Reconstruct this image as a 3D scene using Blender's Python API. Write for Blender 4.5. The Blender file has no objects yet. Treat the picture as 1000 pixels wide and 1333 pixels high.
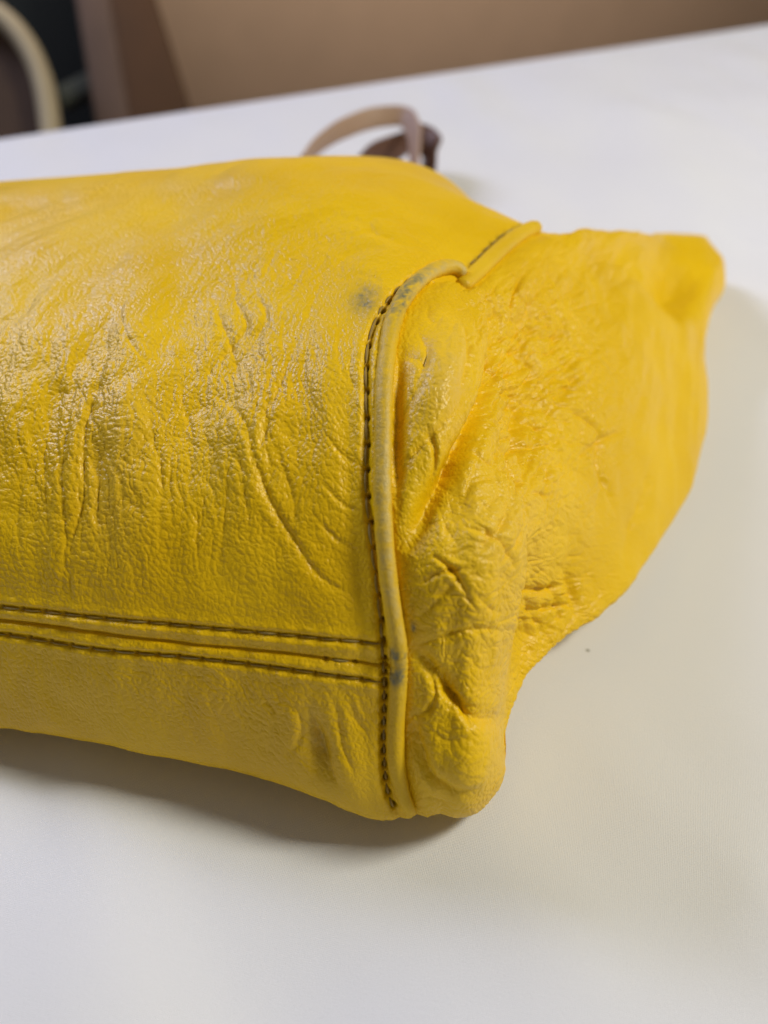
import bpy, math, random
import numpy as np
from mathutils import Vector, Matrix

R = math.radians
random.seed(4)
rng = np.random.default_rng(4)
scene = bpy.context.scene
col = scene.collection

# ------------------------------------------------------------------ camera
PITCH, HCAM, FPX = R(40), 0.200, 1250.0
cam_d = bpy.data.cameras.new('camera')
cam = bpy.data.objects.new('camera', cam_d); col.objects.link(cam)
cam.location = (0, 0, HCAM); cam.rotation_euler = (R(90) - PITCH, 0, 0)
cam_d.sensor_fit = 'HORIZONTAL'; cam_d.sensor_width = 36.0; cam_d.lens = 36.0 * FPX / 1000.0
cam_d.clip_start = 0.01; cam_d.clip_end = 50
cam_d.dof.use_dof = True; cam_d.dof.focus_distance = 0.223; cam_d.dof.aperture_fstop = 11.0
scene.camera = cam

# ------------------------------------------------------------------ light
world = bpy.data.worlds.new('World'); scene.world = world; world.use_nodes = True
bg = world.node_tree.nodes['Background']
bg.inputs[0].default_value = (1.0, 0.90, 0.78, 1); bg.inputs[1].default_value = 0.14

def area(name, loc, target, size, sizey, power, colr):
    l = bpy.data.lights.new(name, 'AREA'); l.shape = 'RECTANGLE'; l.size = size; l.size_y = sizey
    l.energy = power; l.color = colr
    o = bpy.data.objects.new(name, l); col.objects.link(o); o.location = loc
    d = Vector(target) - Vector(loc); o.rotation_euler = d.to_track_quat('-Z', 'Y').to_euler()
    return o
area('cool_window_light', (-1.22, 1.22, 1.18), (0, .25, .03), 0.6, 0.7, 25, (0.66, 0.72, 1.0))
area('warm_window_light', (0.88, 0.20, 0.92), (0.03, .22, .05), 0.26, 0.28, 12.3, (1.0, 0.965, 0.78))
area('wall_fill_light', (0.25, 1.12, .34), (0.2, 1.75, -.12), 1.2, 0.2, 3.2, (1.0, 0.88, 0.76))  # unseen fill lamp added to brighten the wall

scene.view_settings.view_transform = 'Standard'; scene.view_settings.look = 'None'
scene.view_settings.exposure = 0.0; scene.view_settings.gamma = 1.0
scene.cycles.use_denoising = True
scene.cycles.max_bounces = 8

# ------------------------------------------------------------------ helpers
CP, SP = math.cos(PITCH), math.sin(PITCH)
def W(px, py, d):
    """point seen at photograph pixel px,py at distance d along the lens axis"""
    px = np.asarray(px, float); py = np.asarray(py, float); d = np.asarray(d, float)
    yy = (666.5 - py) / FPX
    return np.stack([(px - 500) / FPX * d, d * (CP + yy * SP), HCAM + d * (-SP + yy * CP)], -1)
def G(px, py, z=0.0):
    yy = (666.5 - py) / FPX
    return W(px, py, (HCAM - z) / (SP - yy * CP))
def proj(P):
    x, y, z = P[..., 0], P[..., 1], P[..., 2] - HCAM
    d = y * CP - z * SP
    v = y * SP + z * CP
    return 500 + FPX * x / d, 666.5 - FPX * v / d, d

def link_mesh(name, verts, quads, mat, parent=None, smooth=True):
    me = bpy.data.meshes.new(name)
    verts = np.asarray(verts, np.float32).reshape(-1, 3); quads = np.asarray(quads, np.int32)
    nf, k = quads.shape
    me.vertices.add(len(verts)); me.vertices.foreach_set('co', verts.ravel())
    me.loops.add(nf * k); me.loops.foreach_set('vertex_index', quads.ravel())
    me.polygons.add(nf)
    me.polygons.foreach_set('loop_start', np.arange(0, nf * k, k, dtype=np.int32))
    me.update(calc_edges=True)
    if smooth: me.polygons.foreach_set('use_smooth', np.ones(nf, bool))
    me.materials.append(mat)
    me.validate()
    o = bpy.data.objects.new(name, me); col.objects.link(o)
    if parent: o.parent = parent
    return o
def attr(o, name, vals):
    a = o.data.attributes.new(name, 'FLOAT', 'POINT')
    a.data.foreach_set('value', np.asarray(vals, np.float32).ravel())
def grid_quads(n, m, wrap_v=False):
    i = np.arange(n - 1)[:, None]; j = np.arange(m if wrap_v else m - 1)[None, :]
    j2 = (j + 1) % m
    q = np.stack([i * m + j, (i + 1) * m + j, (i + 1) * m + j2, i * m + j2], -1)
    return q.reshape(-1, 4)
def empty(name, loc, label, cat):
    o = bpy.data.objects.new(name, None); col.objects.link(o); o.location = loc
    o['label'] = label; o['category'] = cat; o.empty_display_size = .01
    return o
def under(o, parent):
    o.parent = parent; o.matrix_parent_inverse = Matrix.Translation(-parent.location)

# ---- noise on arrays
def hsh(ix, iy, s):
    h = (ix.astype(np.int64) * 374761393 + iy.astype(np.int64) * 668265263 + s * 1442695041) & 0xffffffff
    h = ((h ^ (h >> 13)) * 1274126177) & 0xffffffff
    h = ((h ^ (h >> 16)) * 2246822519) & 0xffffffff
    return ((h ^ (h >> 15)) & 0xffffff) / float(0x1000000)
def vn(x, y, s=0):
    ix = np.floor(x); iy = np.floor(y); fx = x - ix; fy = y - iy
    fx = fx * fx * fx * (fx * (fx * 6 - 15) + 10); fy = fy * fy * fy * (fy * (fy * 6 - 15) + 10)
    a, b = hsh(ix, iy, s), hsh(ix + 1, iy, s); c, d = hsh(ix, iy + 1, s), hsh(ix + 1, iy + 1, s)
    return (a + (b - a) * fx) * (1 - fy) + (c + (d - c) * fx) * fy
def fbm(x, y, s=0, o=3):
    r = 0; a = .5; t = 0
    for k in range(o):
        r = r + a * vn(x, y, s + 17 * k); t += a; a *= .5; x = x * 2.03 + 7.1; y = y * 2.03 + 3.3
    return r / t
def voro(x, y, s=0):
    ix = np.floor(x); iy = np.floor(y)
    f1 = np.full(x.shape, 9.); f2 = np.full(x.shape, 9.)
    for i in (-1, 0, 1):
        for j in (-1, 0, 1):
            cx = ix + i; cy = iy + j
            d = np.hypot(cx + hsh(cx, cy, s) - x, cy + hsh(cx, cy, s + 5) - y)
            f2 = np.minimum(f2, np.maximum(f1, d)); f1 = np.minimum(f1, d)
    return f1, f2
def sstep(a, b, x):
    t = np.clip((x - a) / (b - a), 0, 1); return t * t * (3 - 2 * t)
def blob(x, y, cx, cy, rx, ry, ang=0):
    c, s = math.cos(R(ang)), math.sin(R(ang))
    dx, dy = x - cx, y - cy
    return np.exp(-(((dx * c + dy * s) / rx) ** 2 + ((-dx * s + dy * c) / ry) ** 2))
def smooth_poly(pts, step=6.0):
    pts = np.asarray(pts, float)
    if len(pts) == 2: return np.array([pts[0] + (pts[1] - pts[0]) * t for t in np.linspace(0, 1, 8)])
    seg = np.hypot(*(pts[1:, :2] - pts[:-1, :2]).T); k = np.r_[0, np.cumsum(seg)]
    t = np.arange(0, k[-1], step); t = np.r_[t, k[-1]]
    return np.stack([herm(k, pts[:, c], t) for c in range(pts.shape[1])], -1)
def herm(k, y, t):
    """non-uniform cubic through the values y at knots k (axis 0)"""
    k = np.asarray(k, float); y = np.asarray(y, float)
    sh = (-1,) + (1,) * (y.ndim - 1)
    h = np.diff(k).reshape(sh); dl = np.diff(y, axis=0) / h
    m = np.empty_like(y); m[0] = dl[0]; m[-1] = dl[-1]
    m[1:-1] = (h[1:] * dl[:-1] + h[:-1] * dl[1:]) / (h[1:] + h[:-1])
    i = np.clip(np.searchsorted(k, t, 'right') - 1, 0, len(k) - 2)
    hh = (k[i + 1] - k[i]); s = (t - k[i]) / hh
    s = s.reshape(sh); hh = hh.reshape(sh)
    return ((2*s**3 - 3*s**2 + 1) * y[i] + (s**3 - 2*s**2 + s) * hh * m[i]
            + (-2*s**3 + 3*s**2) * y[i + 1] + (s**3 - s**2) * hh * m[i + 1])

# ------------------------------------------------------------------ materials
def nodes(m):
    m.use_nodes = True; nt = m.node_tree
    return nt, nt.nodes['Principled BSDF'], nt.nodes.new, nt.links.new
def plain(name, c, rough=.6, v=1.0):
    m = bpy.data.materials.new(name); nt, b, N, L = nodes(m)
    tc = N('ShaderNodeTexCoord'); no = N('ShaderNodeTexNoise'); no.inputs['Scale'].default_value = 14; no.inputs['Detail'].default_value = 5
    L(tc.outputs['Object'], no.inputs['Vector'])
    r = N('ShaderNodeValToRGB'); L(no.outputs[0], r.inputs[0])
    r.color_ramp.elements[0].position = .3; r.color_ramp.elements[1].position = .7
    r.color_ramp.elements[0].color = tuple(x * (1 - .18 * v) for x in c) + (1,); r.color_ramp.elements[1].color = tuple(min(1, x * (1 + .12 * v)) for x in c) + (1,)
    L(r.outputs[0], b.inputs['Base Color']); b.inputs['Roughness'].default_value = rough
    return m

def leather(name, base, grain=1.0, rough=.355):
    m = bpy.data.materials.new(name); nt, b, N, L = nodes(m)
    tc = N('ShaderNodeTexCoord')
    # dye variation
    n1 = N('ShaderNodeTexNoise'); n1.inputs['Scale'].default_value = 38; n1.inputs['Detail'].default_value = 6
    L(tc.outputs['Object'], n1.inputs['Vector'])
    r = N('ShaderNodeValToRGB'); L(n1.outputs[0], r.inputs[0])
    r.color_ramp.elements[0].position = .32; r.color_ramp.elements[1].position = .68
    r.color_ramp.elements[0].color = (base[0] * .955, base[1] * .93, base[2] * .9, 1)
    r.color_ramp.elements[1].color = (min(1, base[0] * 1.03), base[1] * 1.04, base[2] * 1.1, 1)
    def mix(prev, at, c, k=1.0):
        a = N('ShaderNodeAttribute'); a.attribute_name = at
        nz = N('ShaderNodeTexNoise'); nz.inputs['Scale'].default_value = 900; nz.inputs['Detail'].default_value = 4
        L(tc.outputs['Object'], nz.inputs['Vector'])
        mr = N('ShaderNodeMapRange'); L(nz.outputs[0], mr.inputs[0]); mr.inputs[1].default_value = .3; mr.inputs[2].default_value = .7
        mr.inputs[3].default_value = .55 * k; mr.inputs[4].default_value = 1.0 * k
        mu = N('ShaderNodeMath'); mu.operation = 'MULTIPLY'; mu.use_clamp = True
        L(a.outputs['Fac'], mu.inputs[0]); L(mr.outputs[0], mu.inputs[1])
        mx = N('ShaderNodeMix'); mx.data_type = 'RGBA'
        L(mu.outputs[0], mx.inputs[0]); L(prev, mx.inputs[6]); mx.inputs[7].default_value = c + (1,)
        return mx.outputs[2]
    c = mix(r.outputs[0], 'worn_sheen', (.62, .54, .30), .8)
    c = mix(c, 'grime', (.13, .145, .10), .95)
    c = mix(c, 'punched', (.10, .055, .006), 1.0)
    L(c, b.inputs['Base Color'])
    # grain
    warp = N('ShaderNodeTexNoise'); warp.inputs['Scale'].default_value = 260; warp.inputs['Detail'].default_value = 2
    L(tc.outputs['Object'], warp.inputs['Vector'])
    va = N('ShaderNodeVectorMath'); va.operation = 'SCALE'; va.inputs['Scale'].default_value = .0016
    L(warp.outputs['Color'], va.inputs[0])
    vb = N('ShaderNodeVectorMath'); vb.operation = 'ADD'; L(tc.outputs['Object'], vb.inputs[0]); L(va.outputs[0], vb.inputs[1])
    vo = N('ShaderNodeTexVoronoi'); vo.feature = 'DISTANCE_TO_EDGE'; vo.inputs['Scale'].default_value = 900
    L(vb.outputs[0], vo.inputs['Vector'])
    mr = N('ShaderNodeMapRange'); L(vo.outputs['Distance'], mr.inputs[0]); mr.inputs[2].default_value = .22
    fine = N('ShaderNodeTexNoise'); fine.inputs['Scale'].default_value = 3200; fine.inputs['Detail'].default_value = 3
    L(tc.outputs['Object'], fine.inputs['Vector'])
    ad = N('ShaderNodeMath'); ad.operation = 'MULTIPLY_ADD'; L(fine.outputs[0], ad.inputs[0]); ad.inputs[1].default_value = .45
    L(mr.outputs[0], ad.inputs[2])
    bp = N('ShaderNodeBump'); bp.inputs['Distance'].default_value = .00008 * grain; bp.inputs['Strength'].default_value = .7
    L(ad.outputs[0], bp.inputs['Height']); L(bp.outputs[0], b.inputs['Normal'])
    b.inputs['Roughness'].default_value = rough
    rr = N('ShaderNodeMapRange'); L(n1.outputs[0], rr.inputs[0]); rr.inputs[1].default_value = .3; rr.inputs[2].default_value = .7
    rr.inputs[3].default_value = rough - .05; rr.inputs[4].default_value = rough + .09
    L(rr.outputs[0], b.inputs['Roughness'])
    b.inputs['Specular IOR Level'].default_value = .34
    return m

YEL = (.775, .488, .0002)
M_leather = leather('yellow_leather', YEL)
M_cord = leather('yellow_piping_leather', (.72, .458, .001), .8, .46)
M_thread = plain('olive_thread', (.30, .19, .018), .6)
M_thread_pale = plain('pale_thread', (.34, .25, .07), .6)
M_strap = leather('pink_brown_leather', (.42, .29, .215), .5, .5)

M_strap2 = leather('dark_brown_leather', (.13, .065, .045), .5, .5)

# ------------------------------------------------------------------ the bag's surface: stations of (px, py, distance)
ST = {
 'A': [(-290,278,.345),(-295,315,.312),(-300,380,.285),(-300,470,.265),(-300,585,.252),(-300,700,.247),(-300,772,.247),(-300,845,.25),(-300,905,.258)],
 'B': [(-60,243,.322),(-62,285,.292),(-65,355,.266),(-65,450,.244),(-65,575,.230),(-65,700,.224),(-65,802,.226),(-65,880,.230),(-65,942,.237)],
 'C': [(165,224,.310),(160,268,.281),(155,340,.254),(152,440,.232),(150,570,.217),(150,710,.211),(150,825,.213),(150,908,.217),(150,982,.226)],
 'D': [(350,205,.302),(345,250,.272),(338,330,.246),(332,440,.225),(330,570,.210),(330,712,.205),(330,843,.207),(330,935,.211),(330,1019,.220)],
 'E': [(470,212,.300),(455,256,.270),(436,330,.243),(424,435,.219),(420,570,.206),(424,715,.202),(430,854,.204),(434,958,.208),(446,1054,.216)],
 'F': [(588,246,.298),(555,292,.264),(497,345,.236),(468,450,.216),(462,590,.205),(470,728,.201),(482,860,.203),(484,970,.207),(492,1074,.2155)],
 'P': [(704,290,.300),(606,370,.250),(545,368,.235),(505,462,.214),(500,602,.203),(507,742,.199),(521,864,.202),(516,970,.207),(540,1070,.216)],
 'H': [(772,290,.322),(690,372,.268),(650,425,.246),(606,505,.215),(590,625,.203),(598,752,.197),(604,878,.201),(602,980,.204),(594,1067,.2175)],
 'I': [(842,300,.362),(768,372,.298),(738,455,.270),(700,560,.243),(672,680,.215),(664,788,.210),(650,884,.213),(642,972,.214),(632,1046,.224)],
 'J': [(862,299,.392),(866,385,.340),(838,482,.305),(800,590,.280),(752,698,.256),(706,790,.246),(670,872,.236),(658,952,.231),(652,1008,.229)],
 'K': [(918,314,.410),(938,366,.392),(917,440,.362),(920,552,.334),(876,678,.302),(800,775,.271),(700,852,.251),(645,905,.243),(618,985,.232)],
}
names = list(ST)
vis = np.array([W(*np.array(ST[n]).T) for n in names])            # stations x 9 x 3
axis = W(934, 330, .408) - W(490, 600, .204); axis[2] = 0; axis /= np.linalg.norm(axis)
fullst = []
for n, S in zip(names, vis):
    T, B = S[0], S[-1]
    a = axis
    far = .085 if n in 'ABCDEF' else (.05 if n in 'PH' else .02)
    h4 = B + np.array([0, .020, 0])
    if n in 'IJK': h4 = B + np.array([-.014, .012, 0])
    h4[2] = .003
    h3 = B + (T - B) * .5; h3[2] = .0015
    if n in 'JK': h3[0] -= .03
    h2 = T + a * far; h2[2] = .004
    h1 = T + a * far * .9; h1[2] = T[2] * .62 + .004
    if n in 'FP': h1 = T + a * (.046 if n == 'F' else .024); h1[2] = T[2] * .6
    if n in 'HIJK': h1 = T + a * .016; h1[2] = T[2] * .5
    fullst.append(np.vstack([S, [h4, h3, h2, h1]]))
K = fullst[-1]
ctr = K.mean(0)
L1 = K + np.array([-.012, .006, 0]); L1[:, 2] = K[:, 2] * .45 + .001
L2 = K + np.array([-.045, .010, 0]); L2[:, 2] = .003

fullst += [L1, L2]
C0 = np.array(fullst)                                              # nst x 13 x 3
# knots
def knots(C, ax):
    d = np.linalg.norm(np.diff(C, axis=ax), axis=-1)
    return np.r_[0, np.cumsum(d.mean(axis=1 - ax))]
ku = knots(C0, 0)
Cw = np.concatenate([C0[:, -3:], C0, C0[:, :4]], 1)                # wrap v
kv = knots(Cw, 1)
def samples(k, seg_n):
    return np.concatenate([np.linspace(k[i], k[i+1], n, endpoint=False) for i, n in enumerate(seg_n)] + [[k[-1]]])
nu = [70, 150, 140, 72, 42, 40, 76, 72, 70, 60, 24, 12]
nu = nu[:len(ku) - 1]
tu = samples(ku, nu)
iu = np.r_[0, np.cumsum(nu)]                                       # grid index of each station
nvv = [46, 68, 84, 96, 96, 88, 72, 64, 16, 14, 14, 14, 18]         # 13 segments round the loop
kvv = kv[3:3 + 14]
tv = samples(kvv, nvv)[:-1]
iv = np.r_[0, np.cumsum(nvv)]
S1 = herm(ku, Cw, tu)                                              # u upsampled
P0 = herm(kv, np.swapaxes(S1, 0, 1), tv); P0 = np.swapaxes(P0, 0, 1).copy()   # nu x nv x 3
NU, NV = P0.shape[:2]
def gsmooth(A, ax, sig, wrap):
    r = int(3 * sig); k = np.exp(-.5 * (np.arange(-r, r + 1) / sig) ** 2); k /= k.sum()
    pad = [(0, 0)] * A.ndim; pad[ax] = (r, r)
    B = np.pad(A, pad, mode='wrap' if wrap else 'edge')
    n = A.shape[ax]; out = 0
    for i, w in enumerate(k):
        sl = [slice(None)] * A.ndim; sl[ax] = slice(i, i + n); out = out + w * B[tuple(sl)]
    return out
Q = gsmooth(P0, 1, 7, True); Q[1:-1] = gsmooth(Q, 0, 6, False)[1:-1]; P0 = Q
P0[..., 2] = np.maximum(P0[..., 2], .0006)
def normals(P):
    du = np.gradient(P, axis=0)
    dv = np.roll(P, -1, 1) - np.roll(P, 1, 1)
    n = np.cross(dv, du); return n / (np.linalg.norm(n, axis=-1, keepdims=True) + 1e-12)
N0 = normals(P0)
# outward check
mid = P0[iu[3], iv[4]]
if np.dot(N0[iu[3], iv[4]], np.array([0, 0, HCAM]) - mid) < 0: N0 = -N0
PX, PY, PD = proj(P0)
IP = iu[names.index('P')]; I6 = iv[6]
# arc-length coordinates in "pixels" (0.16 mm)
su = np.linalg.norm(np.diff(P0, axis=0), axis=-1); su = np.vstack([np.zeros((1, NV)), np.cumsum(su, 0)]); su = (su - su[IP]) / 1.6e-4
sv = np.linalg.norm(np.diff(P0, axis=1), axis=-1); sv = np.hstack([np.zeros((NU, 1)), np.cumsum(sv, 1)]); sv = (sv - sv[:, I6:I6+1]) / 1.6e-4
jj = np.arange(NV)[None, :].repeat(NU, 0); ii = np.arange(NU)[:, None].repeat(NV, 1)
facing = ((jj <= iv[8]) & (ii <= iu[10])).astype(float)
facing = gsmooth(gsmooth(facing, 1, 4, True), 0, 3, False)
isend = ii >= IP

MM = 1e-3
D = np.zeros((NU, NV))                                             # displacement, metres
worn_sheen = np.zeros_like(D); grime = np.zeros_like(D); punched = np.zeros_like(D)

def polydist(pts):
    """distance in pixels from every surface point to a traced line, and position along it"""
    pts = smooth_poly(pts)
    best = np.full(PX.shape, 1e3); par = np.zeros(PX.shape)
    L = np.r_[0, np.cumsum(np.hypot(*(pts[1:] - pts[:-1]).T))]
    x0, y0 = pts.min(0) - 45; x1, y1 = pts.max(0) + 45
    idx = np.nonzero((PX > x0) & (PX < x1) & (PY > y0) & (PY < y1) & (facing > .3))
    x, y = PX[idx], PY[idx]; b = np.full(x.shape, 1e3); p = np.zeros(x.shape)
    for k in range(len(pts) - 1):
        ax, ay = pts[k]; dx, dy = pts[k+1] - pts[k]; l2 = dx*dx + dy*dy + 1e-9
        t = np.clip(((x - ax) * dx + (y - ay) * dy) / l2, 0, 1)
        d = np.hypot(x - ax - t * dx, y - ay - t * dy)
        m = d < b; b[m] = d[m]; p[m] = (L[k] + t[m] * (L[k+1] - L[k]))
    best[idx] = b; par[idx] = p / L[-1]
    return best, par
def crease(pts, depth, w, side='any', lip=.35):
    global D
    wob = (fbm(PX / 14, PY / 14, 91, 2) - .5) * w * 1.2
    d, p = polydist(pts)
    d = np.abs(d + wob)
    taper = np.sin(np.clip(p, 0, 1) * math.pi) ** .9
    if side == 'L': taper = taper * ~isend
    if side == 'R': taper = taper * isend
    g = -.65 * np.exp(-d / (.75 * w)) - .35 * np.exp(-(d / (1.6 * w)) ** 2) + .5 * lip * np.exp(-((d - 3.2 * w) / (2.2 * w)) ** 2)
    D += g * depth * taper * (d < 900)

# ---- broad undulation
wx = (fbm(su / 60, sv / 60, 3, 2) - .5); wy = (fbm(su / 60, sv / 60, 8, 2) - .5)
D += (fbm(su / 120, sv / 200, 11, 3) - .5) * 3.0 * MM * facing
# ---- left panel: vertical drawn folds
left = (~isend).astype(float)
mA = blob(PX, PY, 120, 560, 95, 210, 8) + blob(PX, PY, 330, 500, 95, 200, -8) + .7 * blob(PX, PY, 20, 500, 70, 160) + .5 * blob(PX, PY, 230, 640, 90, 120)
mA = np.clip(mA, 0, 1) * sstep(800, 760, PY)
mTop = np.clip(blob(PX, PY, 420, 300, 170, 80, -8), 0, 1)
mLow = np.clip(blob(PX, PY, 400, 960, 80, 90, -15), 0, 1)
def lines(x, y, s, w):
    n = fbm(x, y, s, 2); return np.exp(-np.abs(n - .5) / w)
xx = su + 34 * wx; yy = sv + 34 * wy
foldV = lines(xx / 26, yy / 110, 21, .055) + .6 * lines(xx / 13, yy / 48, 27, .06)
def puff(x, y, s, k=.22):
    a, b = voro(x, y, s); return -np.exp(-(b - a) / k)
D -= foldV * .10 * MM * mA * left
D += puff(xx / 19, yy / 58, 35, .24) * .30 * MM * mA * left
D += (fbm(xx / 42, yy / 150, 33, 2) - .5) * 1.9 * MM * mA * left
c30, s30 = math.cos(R(28)), math.sin(R(28))
xr = xx * c30 + yy * s30; yr = -xx * s30 + yy * c30
foldT = lines(xr / 16, yr / 48, 45, .06)
D += puff(xr / 13, yr / 30, 46, .28) * .24 * MM * (.3 + .9 * mTop) * left * sstep(560, 420, PY)
D -= lines((xx * .8 - yy * .6) / 11, (xx * .6 + yy * .8) / 34, 51, .07) * .17 * MM * np.clip(blob(PX, PY, 300, 905, 230, 38, 8) + mLow, 0, 1) * left
# pebble grain
f1, f2 = voro(xx / 8.5, yy / 10.5, 61)
peb = 1 - np.exp(-(f2 - f1) / .22)
D += (peb - 1) * .205 * MM * left * (.7 + .6 * np.clip(mA + mTop, 0, 1)) * sstep(1120, 900, PY)
# light diagonal lines near the cord
D -= lines((xx * .5 - yy * .85) / 10, (xx * .85 + yy * .5) / 60, 71, .05) * .07 * MM * blob(PX, PY, 450, 600, 70, 220) * left

for pts, dp, w in [
    ([(305,325),(307,390),(320,420),(300,450),(272,480),(265,520),(262,560)], .55, 3.2),
    ([(282,375),(285,410),(295,435),(306,470),(312,500)], .45, 3),
    ([(392,430),(372,480),(356,530),(345,570),(335,600)], .55, 3.2),
    ([(396,440),(395,480),(396,512)], .35, 2.5),
    ([(330,380),(345,400),(338,430),(322,455)], .45, 3),
    ([(275,500),(300,525),(320,550),(332,595),(350,650),(380,700),(415,750),(470,782)], .75, 3.4),
    ([(362,450),(352,500),(345,560),(336,600)], .5, 3),
    ([(310,575),(318,630),(325,685)], .35, 2.6),
    ([(295,560),(297,615),(288,700),(280,780)], .3, 2.6),
    ([(345,550),(365,600),(380,650),(382,710)], .4, 2.6),
    ([(138,420),(137,470),(125,510),(112,550),(107,600),(107,650),(93,700),(92,785)], .8, 3.4),
    ([(100,480),(92,525),(82,600),(82,665),(85,700),(78,782)], .6, 3.0),
    ([(65,525),(55,600),(60,665),(58,720)], .35, 2.6),
    ([(155,395),(165,435),(182,462),(202,482)], .4, 2.8),
    ([(240,480),(236,520),(247,560),(250,620)], .35, 2.8),
    ([(170,520),(165,580),(160,650),(166,720)], .3, 2.4),
    ([(20,560),(35,600),(40,650)], .3, 2.5),
    ([(400,915),(412,945),(424,985),(446,1030)], 1.0, 5),
    ([(378,905),(392,935),(388,968),(372,985)], .45, 3.2),
    ([(430,900),(440,930),(446,965),(465,1010)], .45, 3.2),
    ([(455,905),(462,935),(480,960)], .3, 2.8),
    ([(340,900),(360,930),(366,955)], .3, 2.8),
    ([(430,290),(450,282),(490,300),(540,310)], .35, 4),
    ([(440,365),(470,352),(500,362)], .45, 3),
    ([(432,345),(455,325),(490,318),(520,330)], .4, 3), ([(450,310),(480,300),(530,318),(560,335)], .4, 3), ([(470,275),(490,300),(520,320)], .35, 3),
    ([(500,255),(520,285),(560,320)], .35, 3), ([(400,330),(380,370),(350,400)], .35, 3), ([(425,345),(405,390),(392,430)], .35, 3), ([(370,300),(350,340),(335,375)], .35, 3),
    ([(445,420),(440,460),(452,500)], .3, 2.6), ([(462,450),(455,480),(466,520)], .3, 2.6), ([(420,560),(445,590),(474,610)], .3, 2.4), ([(415,620),(440,650),(476,672)], .3, 2.4),
    ([(400,660),(435,700),(480,728)], .3, 2.4), ([(205,500),(198,560),(210,620),(204,690)], .3, 2.6), ([(225,560),(220,640),(226,700)], .25, 2.4), ([(130,600),(124,660),(130,730)], .25, 2.4),
    ([(30,610),(22,680),(30,740)], .25, 2.4), ([(260,640),(255,700),(262,760)], .25, 2.4),
    ]:
    crease(pts, dp * MM, w, 'L')
# shadow pocket in the lower left fold
D -= blob(PX, PY, 414, 968, 17, 48, -12) * 1.7 * MM * left
D += blob(PX, PY, 455, 1000, 30, 45, -12) * .9 * MM * left
# soft long swellings: ridge between the fold groups
D += (blob(PX, PY, 165, 560, 34, 190, 5) * 1.3 + blob(PX, PY, 345, 500, 30, 120, 5) * 1.0 + blob(PX, PY, 35, 480, 34, 130, 12) * 1.4 - blob(PX, PY, 250, 520, 32, 220, -8) * 1.2) * MM * left
D += blob(PX, PY, 470, 262, 70, 34, 12) * 1.1 * MM * left
D -= blob(PX, PY, 250, 300, 60, 60, 30) * 1.0 * MM * left
# dip beside the cord on the left
# ---- end panel
right = isend.astype(float)
fr = right * facing
D += (blob(PX, PY, 576, 490, 34, 115, 14) * 5.0 + blob(PX, PY, 640, 695, 46, 90, 15) * 5.0 - blob(PX, PY, 560, 665, 22, 60, 30) * 1.8 + blob(PX, PY, 590, 1000, 46, 46) * 4.2 + blob(PX, PY, 600, 790, 50, 60) * 1.2
      + blob(PX, PY, 820, 560, 55, 160, 10) * 2.5 - blob(PX, PY, 690, 500, 34, 120, 8) * 3.6) * MM * fr
for pts, dp, w in [
    ([(536,690),(558,648),(600,592),(622,552),(640,490),(648,435),(632,396)], 1.6, 6),
    ([(513,628),(540,592),(579,550),(600,520)], .7, 3.4),
    ([(519,556),(536,525),(556,496)], .6, 3.2),
    ([(524,460),(545,478),(562,500)], .4, 3),
    ([(560,392),(556,420),(572,440)], .4, 3),
    ([(583,388),(582,430),(570,470),(575,510)], .35, 3),
    ([(604,392),(618,430),(612,470)], .35, 3),
    ([(664,420),(668,470),(640,505),(655,520),(660,500)], .7, 3.6),
    ([(690,400),(684,450),(688,500),(700,560),(690,620)], .9, 3.6),
    ([(720,380),(735,430),(722,480),(705,520),(690,560)], .8, 3.6),
    ([(650,560),(668,600),(680,650),(676,690)], .7, 3.2),
    ([(705,520),(715,570),(712,620)], .6, 3.2),
    ([(660,470),(690,500),(725,530)], .6, 3.2),
    ([(740,470),(715,500),(690,545),(672,580)], .6, 3.2),
    ([(625,560),(622,600),(606,650),(612,700)], .4, 3),
    ([(572,640),(580,680),(600,720)], .3, 2.6),
    ([(537,700),(560,680),(590,672)], .3, 2.6),
    ([(540,811),(570,781),(592,756),(640,745)], .45, 3),
    ([(537,843),(576,830),(612,818),(660,822)], .75, 3.6),
    ([(537,846),(561,868),(582,904),(624,937),(656,934)], 1.2, 4.4),
    ([(582,868),(576,886),(590,912),(632,924)], .45, 3),
    ([(531,934),(549,931),(566,915)], .5, 3),
    ([(534,940),(549,967),(561,998),(582,1015),(620,1019)], .7, 3.6),
    ([(560,952),(590,962),(620,950)], .35, 3),
    ([(600,850),(618,862),(612,880)], .3, 2.6),
    ([(600,799),(618,817),(630,840)], .35, 2.8),
    ([(602,760),(630,790),(655,800)], .3, 2.6),
    ([(690,700),(700,750),(715,790)], .5, 3.6),
    ([(775,560),(780,620),(770,680)], .35, 4),
    ([(838,590),(838,640),(818,690),(812,730)], 1.0, 6),
    ([(722,600),(735,660),(742,720),(735,780)], .4, 3.4),
    ([(548,1010),(565,1035),(590,1040)], .3, 2.8),
    ]:
    crease(pts, dp * 1.2 * MM, w, 'R')
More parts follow.
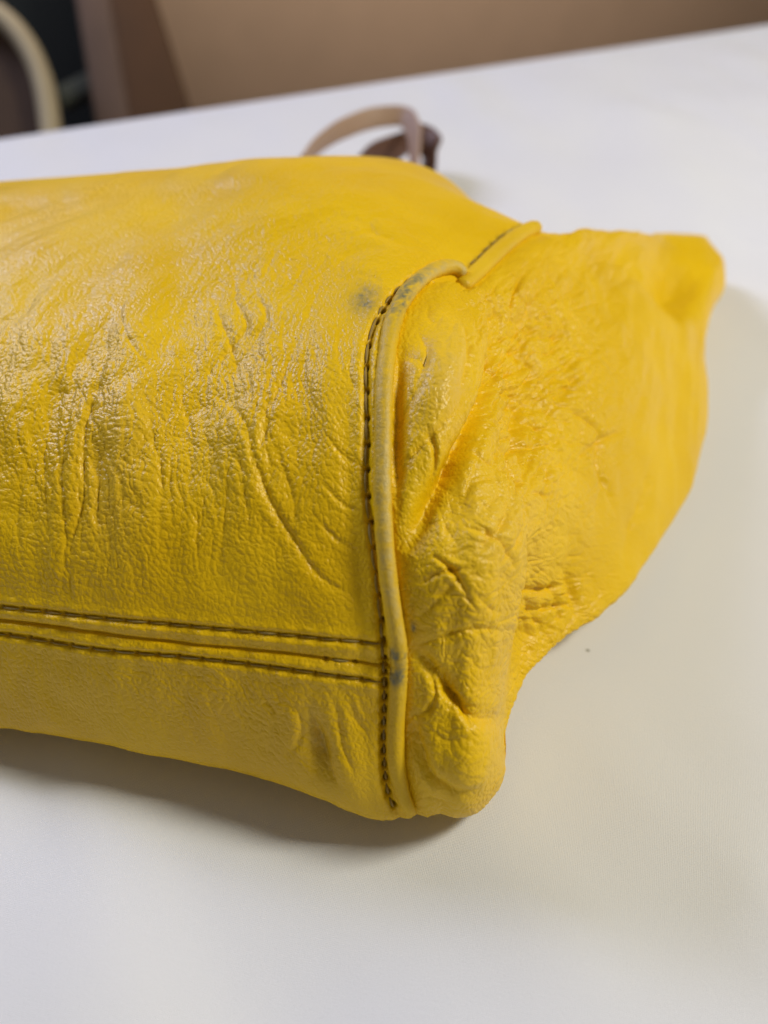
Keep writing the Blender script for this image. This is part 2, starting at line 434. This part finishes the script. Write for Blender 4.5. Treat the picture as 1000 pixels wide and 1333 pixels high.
for pts in ([(656,340),(684,370),(702,407),(693,449)], [(619,342),(642,380),(660,426),(670,463),(651,500),(642,519)], [(684,435),(707,463),(716,491)],
    [(679,500),(698,528),(686,566),(688,603),(688,640)], [(698,538),(721,566),(726,593)], [(656,519),(674,547),(693,593)], [(642,566),(656,584),(670,626),(665,659)],
    [(735,435),(716,473),(702,500),(684,528),(651,575)], [(758,445),(740,482),(721,500),(707,538)], [(777,463),(753,491),(735,519),(712,556)], [(670,473),(693,473),(721,459)],
    [(660,510),(684,505),(707,510)], [(726,519),(749,538),(777,566),(772,603),(786,640),(800,677)], [(805,561),(777,575),(740,612)], [(693,761),(698,798),(712,838)],
    [(716,742),(721,780),(730,818)], [(735,733),(744,775),(753,796)], [(690,800),(720,790),(745,785)], [(688,775),(712,768),(735,760)], [(651,649),(637,686),(609,724)], [(674,649),(656,705),(628,742)],
    [(600,686),(628,705),(660,747)], [(700,330),(725,360),(740,400)], [(690,345),(670,385),(672,420)], [(720,395),(700,430),(676,455)], [(745,400),(730,440),(712,470)],
    [(640,440),(655,470),(680,490)], [(700,570),(712,610),(708,660)], [(660,590),(690,580),(716,584)], [(553,560),(566,600),(560,640)], [(590,420),(600,470),(590,520)], [(545,440),(552,470),(540,510)],
    [(560,720),(590,745),(610,790)], [(545,760),(575,745),(610,740)], [(570,900),(600,915),(612,950)], [(556,870),(566,905),(556,935)]):
    crease(pts, random.uniform(.8, 1.3) * MM, random.uniform(2.1, 3.2), 'R', .5)
def valley(pts, depth, w):
    global D
    d, p = polydist(pts)
    D -= np.exp(-(d / w) ** 2) * depth * MM * np.sin(np.clip(p, 0, 1) * math.pi) ** .6 * isend
valley([(528,720),(556,655),(600,590),(624,545),(646,485),(650,430),(628,385)], 3.4, 13)
valley([(700,380),(690,440),(694,510),(684,580),(676,640)], 2.2, 15)
valley([(534,838),(570,880),(620,930),(662,940)], 1.5, 13)
valley([(532,935),(552,985),(590,1020),(625,1022)], 1.0, 11)
valley([(740,420),(735,500),(722,580)], 1.5, 13)
valley([(522,450),(520,540),(519,640)], 1.6, 9)
# the lobe's right edge: it overhangs the far part of the panel
crease([(640,560),(672,640),(690,720),(692,790),(686,850),(668,905)], 2.6 * MM, 10, 'R', .1)
# crumpled network
mN = sstep(850, 770, PX) * np.clip(blob(PX, PY, 705, 520, 75, 190, 12) * 1.1 + .55 * blob(PX, PY, 640, 420, 60, 60) + .5 * blob(PX, PY, 730, 790, 50, 60) + .15 * blob(PX, PY, 600, 900, 60, 160), 0, 1.1)
sc_ = (np.clip(PD, .19, .42) / .215) ** .6
ex = (PX - 640) * sc_; ey = (PY - 600) * sc_
xe = ex + 34 * (fbm(ex / 34, ey / 34, 101, 3) - .5); ye = ey + 34 * (fbm(ex / 34, ey / 34, 105, 3) - .5)
def net(ang, cx, cy, seed, k):
    c, s_ = math.cos(R(ang)), math.sin(R(ang))
    a, b = voro((xe * c + ye * s_) / cx, (-xe * s_ + ye * c) / cy, seed); return -np.exp(-(b - a) / k)
D += net(28, 24, 42, 111, .20) * 1.25 * MM * mN * fr
D += net(-35, 15, 24, 113, .22) * .50 * MM * mN * fr
D += net(10, 8.5, 10, 121, .25) * (.22 + .26 * mN) * MM * fr * (.3 + .7 * sstep(900, 760, PX))
D -= lines(xe / 24, ye / 60, 131, .035) * .17 * MM * fr * np.clip(.35 + mN, 0, 1)
D -= lines((xe + ye) / 55, (xe - ye) / 22, 137, .03) * .16 * MM * fr * (.35 + .5 * blob(PX, PY, 590, 650, 80, 300))
D -= lines((xe - ye) / 70, (xe + ye) / 26, 141, .03) * .13 * MM * fr * (.35 + .5 * blob(PX, PY, 600, 800, 80, 200))
D += (fbm(ex / 26, ey / 34, 143, 2) - .5) * 1.1 * MM * mN * fr
# top flap and the notch near the mouth
D -= blob(PX, PY, 882, 372, 26, 34, -25) * 7.5 * MM * fr
crease([(745,322),(800,338),(850,372),(896,412)], 1.8 * MM, 13, 'R', .15)
D += blob(PX, PY, 925, 360, 18, 40, 12) * 2.5 * MM * fr
D += blob(PX, PY, 800, 308, 60, 12, 5) * .3 * MM * fr
# ---- seams
SEAM_UP = [(-300,768),(-120,781),(0,790),(120,803),(250,815),(380,827),(500,838)]
SEAM_MID = [(-300,786),(-120,799),(0,808),(120,823),(250,839),(380,851),(510,868)]
SEAM_LO = [(-300,802),(-120,815),(0,825),(120,844),(250,856),(380,871),(504,889)]
CORD = [(582,350),(560,357),(540,372),(522,396),(511,425),(505,460),(501,500),(500,560),(499,620),(501,680),(506,740),(514,800),(521,850),(519,900),(516,950),(518,1000),(524,1028),(533,1052)]
CORD2 = [(604,372),(625,352),(642,335),(660,319),(680,305),(697,297)]
ST_CORD = [(577,342),(548,356),(517,378),(497,402),(484,430),(477,468),(477,501),(478,568),(477,639),(481,675),(484,706),(489,739),(492,770),(496,805),(498,840),(500,880),(500,930),(500,980),(503,1020),(508,1042),(520,1062)]
for S, dp, w in ((SEAM_UP, .55, 4.0), (SEAM_MID, .95, 2.2), (SEAM_LO, .6, 4.2)):
    d, p = polydist(S); D -= np.exp(-(d / w) ** 2) * dp * MM * left
du_, _ = polydist(SEAM_UP); dl_, _ = polydist(SEAM_LO); dm_, _ = polydist(SEAM_MID)
D += np.exp(-((np.minimum(du_, dl_) - 9) / 7) ** 2) * .35 * MM * left * (dm_ < 16)
D += np.exp(-((np.minimum(du_, dl_) - 9) / 9) ** 2) * .22 * MM * left * (dm_ >= 16)
ds, ps = polydist(ST_CORD)
D -= np.exp(-(ds / 5.5) ** 2) * .9 * MM * left
D += np.exp(-((ds - 13) / 8) ** 2) * .35 * MM * left * (PX < 500)
dc, _ = polydist(CORD + [(604,372)]); dc2, _ = polydist(CORD2)
dcc = np.minimum(dc, dc2)
D -= np.exp(-(dcc / 13) ** 2) * .9 * MM * right              # valley on the end panel side
crease([(521,462),(517,510),(516,600),(517,680)], 1.2 * MM, 5, 'R', .5)
D -= np.exp(-(dc2 / 12) ** 2) * .5 * MM
D *= np.maximum(facing, .15)

# ---- stitch holes
def along(pts, spacing, s0=0, s1=None):
    p = smooth_poly(pts, 2.0); L = np.r_[0, np.cumsum(np.hypot(*(p[1:] - p[:-1]).T))]
    out = []; s = s0; s1 = s1 or L[-1]
    while s < min(s1, L[-1]):
        out.append((np.interp(s, L, p[:, 0]), np.interp(s, L, p[:, 1])))
        s += (spacing(out[-1][1]) if callable(spacing) else spacing) * random.uniform(.93, 1.07)
    return out
H_cord = along(ST_CORD, lambda y: 16 if y < 400 else (33 if y < 800 else (26 if y < 850 else 18)))
H_up = along(SEAM_UP, 28, 250); H_lo = along(SEAM_LO, 29, 252)
H_mid = [(424,858),(462,862)]
H_c2 = along([(612,345),(622,336),(638,320),(656,306),(684,292)], 12)
for hs, r, dp in ((H_cord, 3.6, 1.4), (H_up, 2.6, .6), (H_lo, 2.8, .7), (H_mid, 3.2, .8), (H_c2, 3.2, .7)):
    for (x, y) in hs:
        m = (np.abs(PX - x) < 14) & (np.abs(PY - y) < 14) & (facing > .3)
        d2 = ((PX[m] - x) ** 2 + (PY[m] - y) ** 2) / r ** 2
        g = np.exp(-d2); D[m] -= g * dp * MM * (1 if hs is not H_c2 else .6); punched[m] = np.maximum(punched[m], g * (.9 if hs in (H_cord, H_c2) else .6))
for hs in (H_cord, H_up, H_lo):                                    # leather puckers between the stitches
    for (a, b) in zip(hs[:-1], hs[1:]):
        a = np.array(a); b = np.array(b); l = np.linalg.norm(b - a); t_ = (b - a) / l; nn_ = np.array([t_[1], -t_[0]])
        if l < 8: continue
        for sd in ((1, -1) if hs is not H_cord else (1, -1)):
            c = (a + b) / 2 + nn_ * sd * 7.5
            m = (np.abs(PX - c[0]) < 26) & (np.abs(PY - c[1]) < 26) & (facing > .3) & ~isend
            al = (PX[m] - c[0]) * t_[0] + (PY[m] - c[1]) * t_[1]; ac = (PX[m] - c[0]) * nn_[0] + (PY[m] - c[1]) * nn_[1]
            D[m] += np.exp(-(al / (l * .33)) ** 2 - (ac / 4.5) ** 2) * random.uniform(.16, .42) * MM
# ---- stains, wear and painted sheen
def spot(A, x, y, rx, ry, a, k, sel):
    nz = fbm(PX / 7, PY / 7, 171, 3)
    A += blob(PX, PY, x, y, rx, ry, a) * k * (.35 + 1.3 * nz) * sel * (facing > .3)
spot(grime, 474, 386, 19, 20, 0, .85, left)
spot(grime, 415, 965, 12, 45, -12, .30, left)  # darker patch along the pocket of the lower left fold
spot(grime, 440, 872, 30, 12, 5, .12, left)
spot(grime, 538, 816, 4, 7, 0, 1.0, right)
spot(worn_sheen, 640, 690, 45, 70, 15, .15, right)  # highlight of the lobe painted in as a paler patch
spot(worn_sheen, 575, 500, 26, 60, 12, .22, right)  # paler patch along the upper bulge
spot(worn_sheen, 150, 600, 45, 150, 5, .08, left)  # satin sheen of the left folds painted in as paler colour
grime = np.clip(grime, 0, 1); worn_sheen = np.clip(worn_sheen, 0, 1)

P1 = P0 + N0 * D[..., None]
P1[..., 2] = np.maximum(P1[..., 2], .0006)
N1 = normals(P1)
if np.dot(N1[iu[3], iv[4]], N0[iu[3], iv[4]]) < 0: N1 = -N1

ORG = np.array([0.0, 0.22, 0.0])
bag = empty('leather_bag', tuple(ORG), 'scuffed yellow leather handbag lying on the white cloth with its piped corner to the camera', 'handbag')
def panel(name, i0, i1, js):
    A = P1[i0:i1 + 1][:, js] - ORG
    n, m = A.shape[:2]
    q = grid_quads(n, m, wrap_v=(m == NV))
    o = link_mesh(name, A, q, M_leather, bag)
    for nm, v in (('grime', grime), ('worn_sheen', worn_sheen), ('punched', punched)): attr(o, nm, v[i0:i1 + 1][:, js])
    return o
J3 = iv[10]
panel('front_panel', 0, IP, np.r_[np.arange(J3, NV), np.arange(0, I6 + 1)])
panel('base_panel', 0, IP, np.arange(I6, J3 + 1))
e = panel('end_panel', IP, NU - 1, np.arange(NV))

# lookup of a surface point under a traced pixel
fv = (facing > .5)
fidx = np.nonzero(fv); fx, fy = proj(P1)[0][fidx], proj(P1)[1][fidx]; fP = P1[fidx]; fN = gsmooth(gsmooth(N0, 0, 4, False), 1, 4, True)[fidx]; fdep = PD[fidx]
def surf(x, y):
    d = (fx - x) ** 2 + (fy - y) ** 2
    k = np.argpartition(d, 12)[:12]; k = k[fdep[k] < fdep[k].min() + .012]
    n = fN[k].mean(0); return fP[k].mean(0), n / np.linalg.norm(n)

# ---- piping cords
def cord(name, pts, rpx, lift, worn_sheen_f, grime_f, nring=20, wr=1.0, tuck=False):
    path = smooth_poly(pts, 2.2)
    PP = []; NN = []
    for x, y in path:
        p, n = surf(x, y); PP.append(p); NN.append(n)
    PP = np.array(PP); NN = np.array(NN)
    def sm(A, s): return gsmooth(A, 0, s, False)
    d0 = proj(PP)[2]; d0 = sm(d0, 7)
    PP = W(path[:, 0], path[:, 1], d0)
    if tuck:                                        # the cord runs on round the bottom corner, under the bag
        js = np.arange(iv[8] + 34, iv[8] - 5, -2)
        PP = np.concatenate([P0[IP, js], PP]); NN = np.concatenate([N0[IP, js], NN])
        path = np.concatenate([np.tile(path[:1], (len(js), 1)), path]); d0 = np.r_[np.full(len(js), d0[0]), d0]
        PP = sm(PP, 3)
    NN = sm(NN, 10); NN /= np.linalg.norm(NN, axis=1, keepdims=True)
    T = np.gradient(PP, axis=0); T /= np.linalg.norm(T, axis=1, keepdims=True)
    Sd = np.cross(T, NN); Sd /= np.linalg.norm(Sd, axis=1, keepdims=True)
    Nn = np.cross(Sd, T)
    n = len(PP); s = np.r_[0, np.cumsum(np.linalg.norm(np.diff(PP, axis=0), axis=1))] / 1.6e-4
    r = rpx / FPX * d0
    r = r * (1 + .07 * (fbm(s / 30, s * 0, 201, 2) - .5))
    r = r * (1 - .24 * sstep(985, 1050, path[:, 1]) - .12 * sstep(385, 350, path[:, 1]) * (1 if tuck else 0))
    e = np.minimum(s, s[-1] - s) / 9; r = r * np.sqrt(np.clip(1 - np.clip(1 - e, 0, 1) ** 2, .02, 1))
    th = np.linspace(0, 2 * math.pi, nring, endpoint=False)
    V = np.zeros((n, nring, 3)); wo = np.zeros((n, nring)); gr = np.zeros((n, nring))
    sgn = 1.0 if Sd[n // 2][0] < 0 else -1.0         # sgn*Sd points left
    for j, t in enumerate(th):
        a, b = math.cos(t), math.sin(t)
        wide = 1.0 + .14 * max(0, a)
        fl = 1.0 - .16 * max(0, a) * max(0, b)       # flatter towards the stitches
        ridge = np.exp(-np.abs(fbm(s / 9, np.full(n, t * 1.1), 211, 2) - .5) / .05)
        ring = np.exp(-np.abs(fbm(s / 6.5, s * 0 + t * .25, 223, 2) - .5) / .05) * (bump1(path[:, 1], 425, 55) + .25) * wr
        k = 1 - .10 * ring - .10 * wr * ridge * (.4 + .9 * grime_f(path[:, 1])) - .03 * (fbm(s / 5, np.full(n, t * 3), 219, 2) - .5)
        off = (sgn * Sd * a * wide + Nn * b * fl * .95) * (r * k)[:, None]
        V[:, j] = PP + Nn * (lift * r)[:, None] + off
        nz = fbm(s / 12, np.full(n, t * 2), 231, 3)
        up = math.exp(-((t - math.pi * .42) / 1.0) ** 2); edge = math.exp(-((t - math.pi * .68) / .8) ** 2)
        wo[:, j] = np.clip(worn_sheen_f(path[:, 1]) * edge * (nz * 2.2 - .2), 0, 1)  # pale wear, plus the highlight of the right edge painted in
        gr[:, j] = np.clip(grime_f(path[:, 1]) * up * (nz * 2.4 - .45), 0, 1)
    q = grid_quads(n, nring, True)
    o = link_mesh(name, V - ORG, q, M_cord, bag)
    attr(o, 'worn_sheen', wo); attr(o, 'grime', gr); attr(o, 'punched', wo * 0)
    return o
bump1 = lambda y, c, w: np.exp(-((y - c) / w) ** 2)
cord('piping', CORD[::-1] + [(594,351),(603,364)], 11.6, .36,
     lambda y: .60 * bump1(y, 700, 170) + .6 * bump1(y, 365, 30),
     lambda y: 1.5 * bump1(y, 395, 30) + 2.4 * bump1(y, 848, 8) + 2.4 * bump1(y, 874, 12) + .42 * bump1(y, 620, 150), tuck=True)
cord('piping', [(600,376)] + CORD2, 10.6, .15, lambda y: .05 + 0 * y, lambda y: 0 * y, wr=.5)

# ---- stitches
def stitch_mesh(name, L, w, mat):
    n, m = 7, 6; V = []
    for i in range(n):
        t = i / (n - 1); r = w * (.25 + .75 * math.sin(math.pi * t) ** .5)
        h = (math.sin(math.pi * t) - .55) * w * .9
        for j in range(m):
            a = 2 * math.pi * j / m + t * 1.2
            V.append(((t - .5) * L, math.cos(a) * r, math.sin(a) * r + h))
    F = grid_quads(n, m, True)
    me_o = link_mesh(name, V, F, mat); me = me_o.data; bpy.data.objects.remove(me_o); return me
UNIT = 1.0
ME_A = stitch_mesh('stitch', 1, .10, M_thread); ME_B = stitch_mesh('stitch', 1, .10, M_thread_pale)
def stitches(hs, gap, wpx, lift, pale=.15):
    for (a, b) in zip(hs[:-1], hs[1:]):
        a = np.array(a); b = np.array(b); L = np.linalg.norm(b - a)
        if L > 45: continue
        g = gap / L; pa = a + (b - a) * g; pb = b - (b - a) * g
        A, na = surf(*pa); B, nb = surf(*pb); C, nc = surf(*((pa + pb) / 2))
        x = B - A; ln = np.linalg.norm(x); x /= ln
        z = nc - x * nc.dot(x); z /= np.linalg.norm(z); y = np.cross(z, x)
        w = wpx * 1.65e-4
        o = bpy.data.objects.new('stitch', ME_B if random.random() < pale else ME_A)
        M = Matrix(((x[0]*ln, y[0]*w*10, z[0]*w*10, 0), (x[1]*ln, y[1]*w*10, z[1]*w*10, 0), (x[2]*ln, y[2]*w*10, z[2]*w*10, 0), (0, 0, 0, 1)))
        ctr = (A + B + C * 2) / 4 + z * lift * MM - ORG
        M.translation = Vector(ctr)
        col.objects.link(o); o.parent = bag; o.matrix_local = M
stitches(H_cord, 2.0, 2.2, .42, .25)
stitches(H_up, 1.8, 1.6, .32, .2)
stitches(H_lo, 1.8, 1.6, .32, .25)
stitches(H_mid, 8, 1.8, .25, 1)
stitches(H_c2, 1, 2.2, .35, .3)

# ------------------------------------------------------------------ tablecloth
e0, e1 = G(0, 185), G(1000, 35)
ux = (e1 - e0) / np.linalg.norm(e1 - e0); uy = np.array([ux[1], -ux[0], 0.0])      # uy points back towards the camera
def cloth_material():
    m = bpy.data.materials.new('white_cloth'); nt, b, N, L = nodes(m)
    tc = N('ShaderNodeTexCoord')
    def wave(rot, sc):
        mp = N('ShaderNodeMapping'); mp.inputs['Rotation'].default_value = (0, 0, rot); L(tc.outputs['Object'], mp.inputs[0])
        w = N('ShaderNodeTexWave'); w.inputs['Scale'].default_value = sc; w.inputs['Distortion'].default_value = 3.5; w.inputs['Detail'].default_value = 3; w.inputs['Detail Scale'].default_value = 2
        L(mp.outputs[0], w.inputs[0]); return w
    w1, w2 = wave(.25, 800), wave(.25 + math.pi / 2, 800)
    ad = N('ShaderNodeMath'); ad.operation = 'ADD'; L(w1.outputs['Fac'], ad.inputs[0]); L(w2.outputs['Fac'], ad.inputs[1])
    nz = N('ShaderNodeTexNoise'); nz.inputs['Scale'].default_value = 1500; nz.inputs['Detail'].default_value = 4; L(tc.outputs['Object'], nz.inputs[0])
    a2 = N('ShaderNodeMath'); a2.operation = 'MULTIPLY_ADD'; L(nz.outputs[0], a2.inputs[0]); a2.inputs[1].default_value = 1.6; L(ad.outputs[0], a2.inputs[2])
    bp = N('ShaderNodeBump'); bp.inputs['Distance'].default_value = .00006; bp.inputs['Strength'].default_value = .5; L(a2.outputs[0], bp.inputs['Height'])
    L(bp.outputs[0], b.inputs['Normal'])
    n2 = N('ShaderNodeTexNoise'); n2.inputs['Scale'].default_value = 7; n2.inputs['Detail'].default_value = 5; L(tc.outputs['Object'], n2.inputs[0])
    r = N('ShaderNodeValToRGB'); L(n2.outputs[0], r.inputs[0])
    r.color_ramp.elements[0].position = .3; r.color_ramp.elements[1].position = .7
    r.color_ramp.elements[0].color = (.73, .735, .79, 1); r.color_ramp.elements[1].color = (.77, .775, .83, 1)
    c = r.outputs[0]
    for (px, py, rad, k) in ((765, 848, .0007, .8), (861, 1038, .0005, .5), (336, 1301, .00035, .8)):
        g = G(px, py)
        vm = N('ShaderNodeVectorMath'); vm.operation = 'DISTANCE'; L(tc.outputs['Object'], vm.inputs[0]); vm.inputs[1].default_value = (g[0], g[1], 0)
        mr = N('ShaderNodeMapRange'); mr.interpolation_type = 'SMOOTHSTEP'; L(vm.outputs['Value'], mr.inputs[0]); mr.inputs[1].default_value = rad * .3; mr.inputs[2].default_value = rad * 1.5
        mr.inputs[3].default_value = k; mr.inputs[4].default_value = 0
        mx = N('ShaderNodeMix'); mx.data_type = 'RGBA'; L(mr.outputs[0], mx.inputs[0]); L(c, mx.inputs[6]); mx.inputs[7].default_value = (.12, .12, .09, 1); c = mx.outputs[2]
    L(c, b.inputs['Base Color']); b.inputs['Roughness'].default_value = .85
    b.inputs['Sheen Weight'].default_value = .25; b.inputs['Specular IOR Level'].default_value = .25
    return m
n, m = 300, 260
a = np.linspace(-1.2, 1.6, n)[:, None] + 0 * np.zeros((1, m))
t = np.linspace(-.32, 1.5, m)[None, :] + np.zeros((n, 1))
over = np.maximum(-t, 0); rr_ = .012
flat = np.maximum(t, 0)
ang = np.minimum(over / rr_, math.pi / 2)
y_ = flat - np.sin(ang) * rr_; z_ = -(1 - np.cos(ang)) * rr_ - np.maximum(over - rr_ * math.pi / 2, 0)
hang = np.clip(over / .3, 0, 1)
y_ = y_ - hang * (.012 + .018 * np.sin(a * 21 + 2 * np.sin(a * 5)))
V = e0 + ux * a[..., None] + uy * y_[..., None]
gx, gy = V[..., 0], V[..., 1]
near = 1 - np.exp(-(((gx - .05) / .16) ** 2 + ((gy - .27) / .15) ** 2) ** 2)
V[..., 2] = z_ + ((fbm(gx * 9 + 3, gy * 9, 301, 2) - .5) * .0016 + (fbm(gx * 30 + gy * 8, gy * 11 - gx * 4, 307, 2) - .5) * .009 * near) * (over <= 0)
cloth = link_mesh('tablecloth', V, grid_quads(n, m), cloth_material())
sol = cloth.modifiers.new('thickness', 'SOLIDIFY'); sol.thickness = .0009; sol.offset = -1
cloth['label'] = 'white woven cotton cloth spread over the table under the yellow bag'; cloth['category'] = 'tablecloth'

# ------------------------------------------------------------------ strap loop behind the bag
strap = empty('leather_strap', tuple(G(520, 225)), 'pinkish brown leather strap standing in loops on the cloth behind the yellow bag', 'strap')
def ribbon(name, pts, width, thick, tilt=0.0, mat=None):
    mat = mat or M_strap
    """band on edge along 3-D path; width is up, thickness across"""
    p = smooth_poly(np.array(pts), .004)
    k = np.r_[0, np.cumsum(np.linalg.norm(np.diff(np.array(pts), axis=0), axis=1))]
    tt = np.linspace(0, k[-1], 60); p = herm(k, np.array(pts, float), tt)
    T = np.gradient(p, axis=0); T /= np.linalg.norm(T, axis=1, keepdims=True)
    wv = np.array([.35 + tilt, .50, .78]); wv /= np.linalg.norm(wv)
    wd = wv - T * (T @ wv)[:, None]; wd /= np.linalg.norm(wd, axis=1, keepdims=True)
    nn = np.cross(T, wd)
    prof = [(math.copysign(abs(math.cos(q)) ** .5, math.cos(q)), math.copysign(abs(math.sin(q)) ** .5, math.sin(q))) for q in np.linspace(0, 2 * math.pi, 16, endpoint=False)]
    V = np.array([[p[i] + wd[i] * u * width / 2 + nn[i] * v * thick / 2 for u, v in prof] for i in range(len(p))])
    o = link_mesh(name, V, grid_quads(len(p), 16, True), mat)
    under(o, strap); return o
d_ = .50
ribbon('strap_loop', [W(385, 222, .47), W(410, 192, .49), W(450, 166, .51), (W(495, 152, .52)), W(524, 151, .52), W(538, 168, .51), W(540, 200, .50), W(538, 240, .48)], .011, .002)
ribbon('strap_loop', [W(440, 240, .50), W(480, 205, .515), W(520, 190, .525), W(548, 178, .53), W(560, 188, .525), W(556, 215, .51), W(552, 245, .50)], .015, .002, .3, M_strap2)

# ------------------------------------------------------------------ room behind the table
M_wall = plain('tan_wall', (.86, .61, .43), .9, .2)
wd0 = e0 - uy * .95 ; wd0[2] = 0
wv = [wd0 + ux * -.35 + np.array([0, 0, -.76]), wd0 + ux * 3 + np.array([0, 0, -.76]), wd0 + ux * 3 + np.array([0, 0, 1.6]), wd0 + ux * -.35 + np.array([0, 0, 1.6])]
back = [p - uy * .1 for p in wv]
wall = link_mesh('wall', wv + back, [(0,1,2,3),(4,7,6,5),(0,3,7,4),(1,5,6,2),(3,2,6,7),(0,4,5,1)], M_wall, smooth=False)
wall['kind'] = 'structure'
M_floor = plain('brown_floor', (.12, .075, .045), .6)
fl = link_mesh('floor', [(-4, -3, -.75), (4, -3, -.75), (4, 5, -.75), (-4, 5, -.75)], [(0, 1, 2, 3)], M_floor, smooth=False)
fl['kind'] = 'structure'

# the dark chair at the far left
M_cream = plain('cream_paint', (.36, .30, .19), .5)
M_post_lit = plain('post_wood_lit', (.095, .058, .040), .85)
M_post_shaded = plain('post_wood_shaded', (.055, .022, .005), .85)
M_green = plain('dark_green_fabric', (.0015, .004, .0035), 1.0)
M_grey = plain('grey_green_fabric', (.05, .055, .04), .9)
chair = empty('chair', tuple(W(120, 120, 1.02) * np.array([1, 1, 0]) + np.array([0, 0, -.75])), 'dark upholstered chair with curved cream arm and slanting brown post behind the table', 'chair')
def slab(name, quad_px, d, thick, mat):
    q = [W(x, y, dd) for (x, y), dd in zip(quad_px, d)]
    nrm = np.cross(q[1] - q[0], q[3] - q[0]); nrm /= np.linalg.norm(nrm)
    if nrm[1] < 0: nrm = -nrm
    V = q + [p + nrm * thick for p in q]
    o = link_mesh(name, V, [(0,1,2,3),(7,6,5,4),(0,4,5,1),(1,5,6,2),(2,6,7,3),(3,7,4,0)], mat, smooth=False)
    bv = o.modifiers.new('soft', 'BEVEL'); bv.width = .004; bv.segments = 2
    under(o, chair); return o
slab('seat_back', [(-160,-200), (170,-200), (185,260), (-160,260)], [1.12] * 4, .05, M_green)
slab('rail', [(70,112), (160,68), (168,96), (78,140)], [1.06] * 4, .02, M_grey)
slab('post', [(78,-120), (122,-120), (188,260), (140,260)], [1.03] * 4, .03, M_post_lit)  # lit face of the post, light put into its colour
slab('post', [(122.5,-120), (168,-120), (288,260), (188.5,260)], [1.03, 1.05, 1.05, 1.03], .03, M_post_shaded)  # dark side of the same post, shade put into its colour
pts = [(-60,-10), (-20,8), (10,28), (36,60), (54,100), (64,150), (70,230)]
pp = smooth_poly(pts, 8); path = W(pp[:, 0], pp[:, 1], np.full(len(pp), .98))
T = np.gradient(path, axis=0); T /= np.linalg.norm(T, axis=1, keepdims=True)
fwd = np.array([0, CP, -SP]); S_ = np.cross(T, fwd)
V = np.array([[path[i] + S_[i] * math.cos(q) * .0105 + fwd * math.sin(q) * .014 for q in np.linspace(0, 2*math.pi, 14, endpoint=False)] for i in range(len(path))])
under(link_mesh('arm', V, grid_quads(len(path), 14, True), M_cream), chair)
M_mid = plain('brown_panel_wood', (.065, .036, .02), .9)
pan = np.array([W(x, y, 1.0) for x, y in pp]); cen = W(-200, 200, 1.0)
Vp = np.concatenate([pan, pan * 0 + cen * .6 + pan * .4, pan * 0 + cen]); Vp2 = Vp + fwd * .02
npn = len(pan); q = grid_quads(3, npn)
under(link_mesh('arm_panel', np.concatenate([Vp, Vp2]), np.concatenate([q, q[:, ::-1] + 3 * npn]), M_mid), chair)
